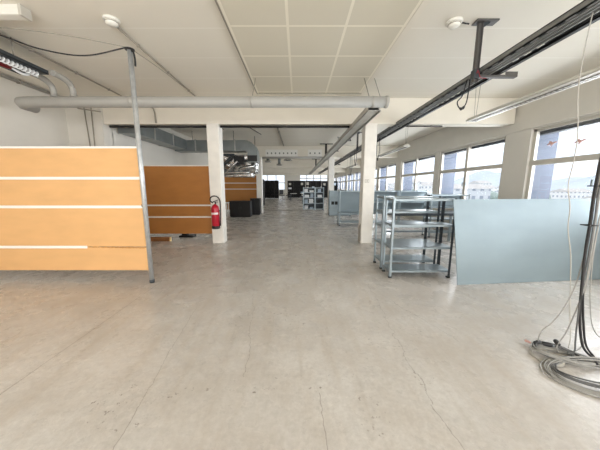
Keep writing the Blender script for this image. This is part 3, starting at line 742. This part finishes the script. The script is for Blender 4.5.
# ceiling batten upper left
t = thing('batten_light', (-3.85, 3.28, H), 'white batten light fixed to the ceiling at upper left', 'light')
MB().box((-4.5, 3.25, H-0.035), (-3.26, 3.35, H), 0.005).build('body', 'lamp_w', t)
MB().box((-4.5, 3.24, H-0.115), (-3.27, 3.36, H-0.035), 0.02).build('diffuser', 'lamp_w', t)
MB().box((-3.27, 3.235, H-0.12), (-3.235, 3.365, H-0.0), 0.008).build('end_cap', 'lamp_g', t)

# smoke detectors
def detector(x, y, label):
    q = thing('smoke_detector', (x, y, H), label, 'smoke detector', 'ceiling smoke detectors')
    MB().lathe([(0.095, H), (0.095, H-0.02), (0.08, H-0.026)], (x, y, 0), 24).build('base', 'lamp_w', q)
    MB().lathe([(0.07, H-0.024), (0.072, H-0.05), (0.055, H-0.07), (0.0, H-0.075)], (x, y, 0), 24).build('sensor_head', 'lamp_w', q)
    MB().lathe([(0.0745, H-0.045), (0.0745, H-0.036)], (x, y, 0), 24).build('vent_ring', 'conduit', q)
detector(-2.38, 3.52, 'round white smoke detector above the steel post')
detector(2.02, 3.56, 'round white smoke detector beside the tray bracket')
tag(MB().tube([(2.11, 3.56, H-0.012), (2.16, 3.55, H-0.03), (2.19, 3.57, H-0.02), (2.215, 3.56, H-0.03)], 0.009, 6, 5).build('detector_wire', 'conduit_d', origin=(2.2, 3.56, H-0.02)), 'loose dark wire between the detector and the tray bracket', 'wire')

# ceiling / wall conduits
def conduit(pts, r, m, label, name='ceiling_conduit', clips=0, smooth=0):
    q = thing(name, pts[0], label, 'conduit', 'conduits on ceiling and walls')
    MB().tube(pts, r, 8, smooth).build('tube', m, q)
    for k in range(clips):
        p = V(pts[0]).lerp(V(pts[-1]), (k+0.5)/clips); MB().box(p - V((r+0.006, 0.012, r+0.004)), p + V((r+0.006, 0.012, r+0.004)), 0.003).build('clip', 'conduit', q)
    return q
conduit([(-2.40, 3.65, H-0.016), (-2.42, 6.3, H-0.016)], 0.014, 'conduit', 'thin ceiling conduit running back from the smoke detector', clips=3)
conduit([(-4.07, -1.0, H-0.05), (-4.07, 6.1, H-0.05)], 0.016, 'conduit', 'ceiling conduit above the upper left tray', clips=9)
conduit([(XL+0.04, -1.0, H-0.05), (XL+0.04, 6.2, H-0.05)], 0.03, 'pipe', 'grey pipe along the top of the left wall', clips=4, name='mounted_conduit')
conduit([(-4.95, 6.27, H-0.2), (-4.98, 6.27, 2.0)], 0.012, 'conduit', 'left of two thin pipes down the left wall', name='mounted_conduit')
conduit([(-5.12, 6.27, H-0.2), (-5.07, 6.27, 2.0)], 0.012, 'conduit', 'right of two thin pipes down the left wall', name='mounted_conduit')
conduit([(-4.82, 6.335, 3.0), (-4.80, 6.335, 1.9)], 0.03, 'conduit_d', 'dark upright pipe at the end of the first beam', name='mounted_conduit')
conduit([(-3.75, 6.33, 3.5), (-3.68, 6.33, 3.42), (-3.50, 6.33, 3.36), (-3.47, 6.33, 3.25), (-3.46, 6.33, 3.02)], 0.016, 'conduit', 'bent conduit dropping down the first beam', name='mounted_conduit')
conduit([(-2.75, 6.335, 3.52), (-2.55, 6.335, 3.42)], 0.016, 'conduit', 'short conduit stub on the first beam above the column', name='mounted_conduit')
conduit([(-4.7, 6.6-0.12, 2.965), (-2.26, 6.48, 2.962)], 0.03, 'conduit_d', 'dark conduit under the first beam, left of the left column', clips=3)
conduit([(-1.94, 6.48, 2.965), (1.28, 6.48, 2.962)], 0.03, 'conduit_d', 'dark conduit under the first beam between the columns', clips=3)
conduit([(2.5, 6.48, 2.975), (3.6, 6.48, 2.975)], 0.016, 'conduit_d', 'thin dark conduit under the first beam near the windows', clips=2)
conduit([(-0.72, 6.7, H-0.03), (-0.75, 13.3, H-0.03)], 0.03, 'conduit', 'ceiling conduit in the second bay', clips=3)
conduit([(-3.0, 6.9, H-0.03), (-2.75, 9.6, H-0.03)], 0.014, 'conduit_d', 'dark ceiling conduit above the galvanised duct', clips=2)
conduit([(-2.1, 7.5, H-0.03), (-1.5, 10.5, H-0.03)], 0.014, 'conduit_d', 'dark slanting ceiling conduit right of the first left column', clips=2)
conduit([(-4.45, 5.3, 3.05), (-4.71, 6.24, 3.25)], 0.012, 'conduit', 'thin dark conduit behind the big pipe at the left')

# upper left tray with white coil and red cable
t = thing('cable_tray', (-4.3, 3.0, 3.3), 'black tray at upper left with white spiral hose and red cable', 'cable tray')
MB().box((-4.55, 0.0, 3.30), (-4.08, 4.38, 3.31)).box((-4.55, 0, 3.30), (-4.54, 4.38, 3.36)).box((-4.09, 0, 3.30), (-4.08, 4.38, 3.36)).build('tray', 'steel_dark', t)
pts = []
for k in range(0, 500):
    y = 3.0 + 1.3*k/500; a = k*2*PI/22; pts.append((-4.17 + 0.032*math.cos(a), y, 3.262 + 0.03*math.sin(a)))
MB().tube(pts, 0.012, 6).build('spiral_hose', 'paper', t)
for i, (xx, m) in enumerate(((-4.36, 'redc'), (-4.40, 'redc'), (-4.28, 'black'), (-4.48, 'cable_g2'))):
    random.seed(i); pts = [(xx + random.uniform(-0.02, 0.02), 0.2 + 0.28*k, 3.282 + random.uniform(-0.015, 0.008)) for k in range(15)]
    MB().tube(pts, 0.014, 6, 3).build('cable', m, t)
MB().tube([(-4.36, 4.1, 3.28), (-4.33, 4.2, 3.24), (-4.3, 4.28, 3.26)], 0.02, 6, 3).build('connector', 'paper', t)
for yy in (1.2, 3.9):
    for xx in (-4.53, -4.10): MB().tube([(xx, yy, 3.33), (xx, yy, H)], 0.008, 6).build('hanger_rod', 'conduit', t)

# cables strung from the steel post
tag(MB().tube([(-2.33, 3.70, 3.365), (-2.84, 3.6, 3.215), (-3.37, 3.55, 3.27), (-3.8, 3.49, 3.40), (-4.4, 3.42, 3.55)], 0.009, 8, 8).build('sagging_cable', 'rubber', origin=(-2.33, 3.7, 3.36)), 'black cable sagging from the steel post towards the upper left', 'cable')
tag(MB().tube([(-2.33, 3.72, 3.375), (-3.0, 3.58, 3.44), (-3.75, 3.50, 3.49), (-4.6, 3.46, 3.52), (-5.59, 3.42, 3.54)], 0.005, 6, 6).build('thin_wire', 'conduit', origin=(-2.33, 3.7, 3.37)), 'thin pale wire from the steel post to the left wall', 'wire')
tag(MB().tube([(-2.31, 3.72, 3.372), (-2.25, 4.6, 3.40), (-2.2, 6.3, 3.42)], 0.005, 6, 6).build('thin_wire', 'conduit', origin=(-2.31, 3.7, 3.37)), 'thin pale wire from the steel post back to the first beam', 'wire')

# ------------------------------------------------------------------ ducts behind first beam
t = thing('air_duct', (-3.5, 8.6, 2.85), 'rectangular galvanised air duct along the left wall turning right', 'duct')
MB().box((-4.70, 6.75, 2.86), (-4.22, 10.2, 3.22), 0.006).build('straight_run', 'duct', t)
b = MB().box((-4.70, 9.75, 2.82), (-2.05, 10.25, 3.22), 0.006); b.build('cross_run', 'duct', t)
for xx in (-4.46,):
    for yy in (7.6, 8.7): MB().box((-4.72, yy-0.02, 2.84), (-4.20, yy+0.02, 3.24)).build('flange', 'rail_l', t)
for xx in (-3.9, -3.1, -2.4): MB().box((xx-0.02, 9.73, 2.80), (xx+0.02, 10.27, 3.24)).build('flange', 'rail_l', t)
pts = []; n = 10; el = MB()
for k in range(n):
    for_a = PI/2*k/n; for_b = PI/2*(k+1)/n
    cx, cz, Ro, Ri = -2.05, 2.72, 0.50, 0.12
    p = lambda R, a: (cx + R*math.sin(a), cz + R*math.cos(a))
    (a0, b0), (a1, b1), (a2, b2), (a3, b3) = p(Ri, for_a), p(Ro, for_a), p(Ro, for_b), p(Ri, for_b)
    el.prism([(a0, 9.75, b0), (a1, 9.75, b1), (a2, 9.75, b2), (a3, 9.75, b3)], (0, 0.5, 0))
el.box((-1.93, 9.75, 2.42), (-1.55, 10.25, 2.72)); el.build('elbow', 'duct', t)
MB().box((-1.92, 9.742, 2.44), (-1.57, 9.752, 2.66)).build('dark_mouth', 'blackm', t)
for xx in (-4.1, -3.3, -2.5): MB().tube([(xx, 10.0, 3.22), (xx, 10.0, H)], 0.008, 6).build('hanger_rod', 'conduit_d', t)

t = thing('air_handler', (-2.6, 10.8, 1.9), 'silver foil wrapped air handling unit hanging above the far divider', 'air handler')
b = MB(); b.box((-3.35, 10.45, 2.05), (-1.75, 11.3, 2.75), 0.05); bmesh.ops.subdivide_edges(b.bm, edges=b.bm.edges[:], cuts=4, use_grid_fill=True)
random.seed(3)
for v in b.bm.verts: v.co += V((random.uniform(-.03, .03), random.uniform(-.03, .03), random.uniform(-.03, .03)))
b.build('body', 'foil', t)
MB().box((-2.62, 10.36, 2.36), (-2.2, 10.46, 2.7), 0.01).build('intake_box', 'blackm', t)
MB().box((-3.42, 10.38, 2.45), (-3.22, 10.46, 2.78)).box((-3.2, 10.38, 2.72), (-2.6, 10.46, 2.80)).build('side_box', 'steel_dark', t)
for i, (p0, p1, r, m) in enumerate([((-3.25, 10.35, 2.12), (-2.7, 10.35, 2.66), 0.06, 'steel_dark'), ((-2.95, 10.3, 2.02), (-2.45, 10.3, 2.5), 0.045, 'foil'), ((-3.2, 10.38, 2.0), (-2.0, 10.38, 2.05), 0.07, 'foil'), ((-2.4, 10.35, 2.15), (-1.8, 10.35, 2.3), 0.08, 'foil'), ((-2.2, 10.35, 2.5), (-1.72, 10.35, 2.52), 0.05, 'steel_dark')]):
    MB().tube([p0, V(p0).lerp(V(p1), 0.5) + V((0, -0.03, 0.02)), p1], r, 12, 6).build('flexible_hose', m, t)
b = MB().box((-3.1, 10.5, 1.86), (-1.9, 11.1, 2.06), 0.04); b.build('drip_tray', 'foil', t)
for xx in (-3.25, -1.85):
    MB().tube([(xx, 11.0, 2.7), (xx, 11.0, H)], 0.012, 6).build('hanger_rod', 'conduit_d', t)

# white perforated panels on second beam
for i, (xa, xb) in enumerate(((-1.72, -0.02), (0.52, 1.26))):
    q = thing('beam_panel', ((xa+xb)/2, 13.5, 3.05), '%s white panel with dark fixings on the second beam' % ('long' if i == 0 else 'short'), 'panel', 'white panels on the second beam')
    MB().box((xa, 13.5, 3.04), (xb, 13.54, 3.40), 0.006).build('plate', 'white', q)
    h = MB(); k = int((xb-xa)/0.2)
    for j in range(k):
        xx = xa + (xb-xa)*(j+0.5)/k; h.box((xx-0.035, 13.493, 3.17), (xx+0.035, 13.502, 3.25))
    h.build('fixings', 'rail', q)
# round ceiling diffusers far back
for i, (xx, yy, r) in enumerate(((-0.62, 15.5, 0.26), (-1.95, 16.5, 0.22), (-1.4, 19.0, 0.22))):
    q = thing('ceiling_diffuser', (xx, yy, 3.05), '%s round metal air diffuser hanging beyond the second beam' % ('large', 'leftmost', 'farthest')[i], 'air diffuser', 'round air diffusers')
    MB().lathe([(r*0.5, 3.16), (r, 3.08), (r, 3.04), (r*0.9, 3.03)], (xx, yy, 0), 20).build('bell', 'foil', q)
    MB().lathe([(0.0, 3.028), (r*0.62, 3.028), (r*0.62, 3.04)], (xx, yy, 0), 20).build('core', 'steel_dark', q)
    MB().tube([(xx, yy, 3.15), (xx, yy, H)], r*0.45, 12).build('neck', 'duct', q)

tag(MB().tube([(-1.85, 13.2, 2.955), (1.28, 13.2, 2.955)], 0.055, 12).build('hanging_cross_pipe', 'pipe', origin=(-0.3, 13.2, 2.955)), 'grey pipe crossing below the white beam panels', 'pipe')
for i, (xx, yy, d) in enumerate(((2.5, 8.0, 0.55), (2.52, 9.3, 0.75), (2.48, 11.0, 0.45), (2.55, 12.2, 0.85))):
    q = thing('plug_cable', (xx, yy, 2.9-d), '%s black cable loop dangling from the tray behind the right column' % ('nearest', 'second', 'third', 'farthest')[i], 'cable', 'dangling cables behind the right column')
    MB().tube([(xx-0.03, yy, 2.965), (xx-0.04, yy, 2.9-d*0.6), (xx, yy, 2.9-d), (xx+0.05, yy, 2.9-d*0.6), (xx+0.03, yy, 2.965)], 0.009, 6, 8).build('cord', 'black', q)
    MB().tube([(xx, yy, 2.9-d+0.005), (xx+0.005, yy, 2.9-d-0.06)], 0.02, 8).build('plug', 'black', q)
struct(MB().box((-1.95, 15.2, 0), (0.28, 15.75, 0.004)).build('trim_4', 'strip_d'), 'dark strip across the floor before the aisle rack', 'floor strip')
# ------------------------------------------------------------------ bird stickers on near window
def bird(y, z, s, flip, label):
    o = [(-1.0, 0.25), (-0.55, 0.38), (-0.15, 0.22), (0.2, 0.5), (0.75, 0.62), (0.55, 0.32), (0.95, 0.05), (1.05, -0.25), (0.6, -0.12), (0.25, -0.05), (0.3, -0.6), (-0.02, -0.3), (-0.35, 0.02), (-0.8, 0.08)]
    b = MB(); b.prism([(XR+0.052, y + flip*a*s, z + c*s) for a, c in o], (0.003, 0, 0))
    return tag(b.build('bird_sticker', 'pink', origin=(XR+0.052, y, z)), label, 'sticker', 'bird stickers on the window')
bird(5.46, 2.39, 0.10, 1, 'faded red bird sticker on the near window, left one')
bird(4.92, 2.34, 0.10, 1, 'faded red bird sticker on the near window, right one')

# ------------------------------------------------------------------ hanging cables and floor coils at the right
def cable(pts, r, m, label, name='hanging_cable', group='cables hanging at the right', sm=8, seg=8):
    return tag(MB().tube(pts, r, seg, sm).build(name, m, origin=pts[-1]), label, 'cable', group)
cable([(2.50, 2.35, 2.955), (2.49, 2.36, 2.6), (2.50, 2.36, 2.3), (2.56, 2.36, 1.95), (2.56, 2.36, 1.7), (2.55, 2.36, 1.5), (2.58, 2.34, 1.3), (2.585, 2.33, 1.1), (2.62, 2.30, 0.85), (2.64, 2.28, 0.6), (2.60, 2.2, 0.3), (2.55, 2.12, 0.1), (2.5, 2.08, 0.02)], 0.0042, 'cable_w', 'single white cable hanging from the tray before the near window', name='hanging_cable')
bx, by = 2.52, 2.02
tops = [(2.40, 2.0, 2.82), (2.41, 2.03, 2.82), (2.39, 2.05, 2.82)]
cable([(2.42, 2.00, 2.955), (2.40, 2.0, 2.2), (2.385, 2.0, 1.5), (2.395, 2.0, 1.2), (2.398, 2.0, 0.95), (2.412, 2.0, 0.75), (2.45, 2.0, 0.4), (2.50, 1.98, 0.12), (2.55, 1.93, 0.03), (2.5, 1.86, 0.03)], 0.0095, 'rubber', 'thick black cable of the hanging bundle, left strand')
cable([(2.45, 2.03, 2.955), (2.42, 2.02, 2.2), (2.40, 2.02, 1.5), (2.412, 2.02, 1.2), (2.418, 2.02, 0.95), (2.44, 2.02, 0.75), (2.50, 2.02, 0.4), (2.55, 2.0, 0.12), (2.58, 1.95, 0.03), (2.52, 1.90, 0.03)], 0.008, 'rubber', 'thick black cable of the hanging bundle, right strand')
cable([(2.47, 1.98, 2.955), (2.44, 1.99, 2.2), (2.415, 2.0, 1.5), (2.425, 2.0, 1.2), (2.43, 2.0, 0.9), (2.43, 2.0, 0.55), (2.45, 2.0, 0.2), (2.44, 1.98, 0.06), (2.38, 1.98, 0.04)], 0.006, 'cable_g2', 'dark grey cable beside the black bundle')
cable([(2.47, 2.04, 2.955), (2.45, 2.04, 2.2), (2.42, 2.04, 1.5), (2.43, 2.03, 1.1), (2.42, 2.03, 0.8), (2.39, 2.04, 0.55), (2.30, 2.05, 0.32), (2.235, 2.08, 0.2), (2.23, 2.1, 0.09), (2.26, 2.1, 0.03)], 0.0048, 'cable_g', 'grey cable looping out left of the bundle')
cable([(2.49, 2.0, 2.955), (2.46, 2.0, 2.2), (2.43, 2.0, 1.5), (2.445, 2.0, 1.0), (2.45, 2.0, 0.7), (2.44, 2.02, 0.45), (2.42, 2.05, 0.2), (2.36, 2.05, 0.06), (2.33, 2.0, 0.03)], 0.0048, 'cable_g', 'grey cable dropping straight into the tangle')
cable([(2.53, 2.08, 2.955), (2.54, 2.08, 2.2), (2.56, 2.08, 1.5), (2.56, 2.08, 1.0), (2.56, 2.08, 0.7), (2.58, 2.1, 0.45), (2.66, 2.12, 0.22), (2.66, 2.1, 0.08), (2.55, 2.05, 0.02), (2.4, 2.02, 0.02)], 0.0048, 'cable_g', 'grey cable looping out right of the bundle')
cable([(2.56, 2.1, 2.955), (2.58, 2.1, 2.0), (2.585, 2.1, 1.3), (2.60, 2.1, 0.8), (2.68, 2.12, 0.4), (2.8, 2.15, 0.15), (3.0, 2.2, 0.02), (3.2, 2.2, 0.012)], 0.004, 'cable_g', 'thin grey cable running off to the right')
tg = MB()
for zz in (1.18, 1.5): tg.tube([(2.375, 1.985, zz), (2.445, 1.985, zz), (2.445, 2.05, zz), (2.375, 2.05, zz), (2.375, 1.985, zz)], 0.005, 6).tube([(2.38, 1.985, zz), (2.35, 1.97, zz+0.01)], 0.005, 6)
tag(tg.build('cable_tie', 'black', origin=(2.41, 2.0, 1.18)), 'black cable ties around the hanging bundle', 'cable tie')

def coil(cx, cy, rx, ry, rot, loops, r, m, label, seed, jit=0.035, tail=None, z0=0.012, zh=0.06, lo=0.84, hi=1.08):
    random.seed(seed); pts = []
    ox = oy = 0; s = 1
    per = 14; prm = [(random.uniform(-jit, jit), random.uniform(-jit, jit), random.uniform(lo, hi), random.uniform(0, 1)) for _ in range(loops+2)]
    for k in range(loops*per):
        i, f = divmod(k, per); f /= per; f2 = f*f*(3-2*f)
        A, B = prm[i], prm[i+1]
        ox = A[0] + (B[0]-A[0])*f2; oy = A[1] + (B[1]-A[1])*f2; s = A[2] + (B[2]-A[2])*f2; hz = A[3] + (B[3]-A[3])*f2
        a = 2*PI*k/per; x = rx*s*math.cos(a) + ox; y = ry*s*math.sin(a) + oy
        pts.append((cx + x*math.cos(rot) - y*math.sin(rot), cy + x*math.sin(rot) + y*math.cos(rot), z0 + zh*hz*(0.5+0.5*math.sin(a*1.0+seed))))
    if tail: pts += tail
    o = tag(MB().tube(pts, r, 6, 3).build('cable_coil', m, origin=(cx, cy, 0)), label, 'cable', 'coiled cables on the floor')
    return o
coil(2.42, 1.72, 0.39, 0.21, -0.1, 8, 0.006, 'cable_g', 'large open coil of grey cable nearest on the floor', 1, 0.03, lo=0.84, hi=1.08)
coil(2.43, 1.74, 0.37, 0.19, -0.15, 5, 0.006, 'cable_g2', 'darker grey coil lying on the large open coil', 9, 0.03, z0=0.02, lo=0.82, hi=1.03)
coil(2.34, 1.97, 0.21, 0.10, -0.45, 6, 0.0055, 'cable_g', 'tangled grey coil behind the large open coil', 4, 0.04, z0=0.014)
coil(2.30, 2.0, 0.15, 0.08, -0.3, 4, 0.0055, 'cable_g2', 'small dark grey coil at the back of the tangle', 6, 0.03, z0=0.02)
coil(2.20, 1.97, 0.09, 0.10, 0.2, 2, 0.0045, 'cable_w', 'loose white loop at the left of the tangle', 8, 0.03, z0=0.008, zh=0.03)
def plug(x, y, z, rz, m, label, k_=1.0):
    q = thing('cable_plug', (x, y, z), label, 'plug', 'plugs on the cable tangle')
    R = Matrix.Rotation(rz, 3, 'Z'); o = V((x, y, z))
    MB().tube([o + R @ V((-0.04*k_, 0, 0)), o + R @ V((-0.025*k_, 0, 0)), o + R @ V((0.025*k_, 0, 0)), o + R @ V((0.04*k_, 0, 0))], 0.02, 12, radii=[0.008*k_, 0.018*k_, 0.02*k_, 0.017*k_]).build('housing', m, q)
    MB().tube([o + R @ V((0.04*k_, 0.007*k_, 0)), o + R @ V((0.055*k_, 0.007*k_, 0))], 0.003*k_, 6).tube([o + R @ V((0.04*k_, -0.007*k_, 0)), o + R @ V((0.055*k_, -0.007*k_, 0))], 0.003*k_, 6).build('pins', 'steel', q)
plug(2.225, 2.10, 0.06, 0.3, 'black', 'black plug at the far left of the cable tangle')
plug(2.29, 2.08, 0.06, -0.5, 'black', 'black plug lying in the middle of the cable tangle')
plug(2.39, 2.08, 0.07, 1.0, 'rubber', 'black plug on top at the right of the tangle')
plug(2.20, 2.16, 0.03, 2.0, 'pink', 'small pinkish plug behind the cable tangle', 0.6)

# ------------------------------------------------------------------ light
w = bpy.data.worlds.new('sky'); bpy.context.scene.world = w; w.use_nodes = True
nt = w.node_tree; bg = nt.nodes['Background']
tc = nt.nodes.new('ShaderNodeTexCoord'); sx = nt.nodes.new('ShaderNodeSeparateXYZ'); nt.links.new(tc.outputs['Generated'], sx.inputs[0])
rp = nt.nodes.new('ShaderNodeValToRGB'); nt.links.new(sx.outputs[2], rp.inputs['Fac'])
rp.color_ramp.elements[0].position = 0.0; rp.color_ramp.elements[0].color = (0.86, 0.92, 1.0, 1)
rp.color_ramp.elements[1].position = 0.25; rp.color_ramp.elements[1].color = (0.97, 0.985, 1.0, 1)
nt.links.new(rp.outputs['Color'], bg.inputs['Color']); bg.inputs['Strength'].default_value = 1.6

def area(name, loc, rot, sx, sy, power, col=(1, 1, 1)):
    l = bpy.data.lights.new(name, 'AREA'); l.shape = 'RECTANGLE'; l.size = sx; l.size_y = sy; l.energy = power; l.color = col
    o = bpy.data.objects.new(name, l); C.objects.link(o); o.location = loc; o.rotation_euler = rot; return o
# added fill lamp in front of the windowless wall behind the viewer
area('rear_fill', (0, YB+0.3, 1.9), (PI/2 + 0.28, 0, 0), 9.5, 3.0, 600, (0.985, 0.99, 1.0))
# sky light through the right hand windows
for i, (y0, y1) in enumerate(spans):
    area('window_daylight', (XR+0.9, (y0+y1)/2, 2.0), (0, PI/2, 0), 1.9, y1-y0, 190 if y0 < 6 else 230, (0.97, 0.985, 1.0))

# ------------------------------------------------------------------ camera
F = 247.0
cam = bpy.data.cameras.new('camera'); co = bpy.data.objects.new('camera', cam); C.objects.link(co)
cam.sensor_fit = 'HORIZONTAL'; cam.sensor_width = 36.0; cam.lens = 36.0*F/600
cam.shift_x = (300-298)/600.0
co.location = (0, 0, 1.5); co.rotation_euler = (PI/2 - math.atan(39.0/F), 0, 0)
cam.clip_start = 0.05; cam.clip_end = 3000
sc = bpy.context.scene; sc.camera = co
sc.view_settings.view_transform = 'Standard'; sc.view_settings.look = 'None'; sc.view_settings.exposure = 0.0
try:
    sc.cycles.use_denoising = True; sc.cycles.max_bounces = 8; sc.cycles.diffuse_bounces = 5; sc.cycles.sample_clamp_indirect = 6
except Exception: pass
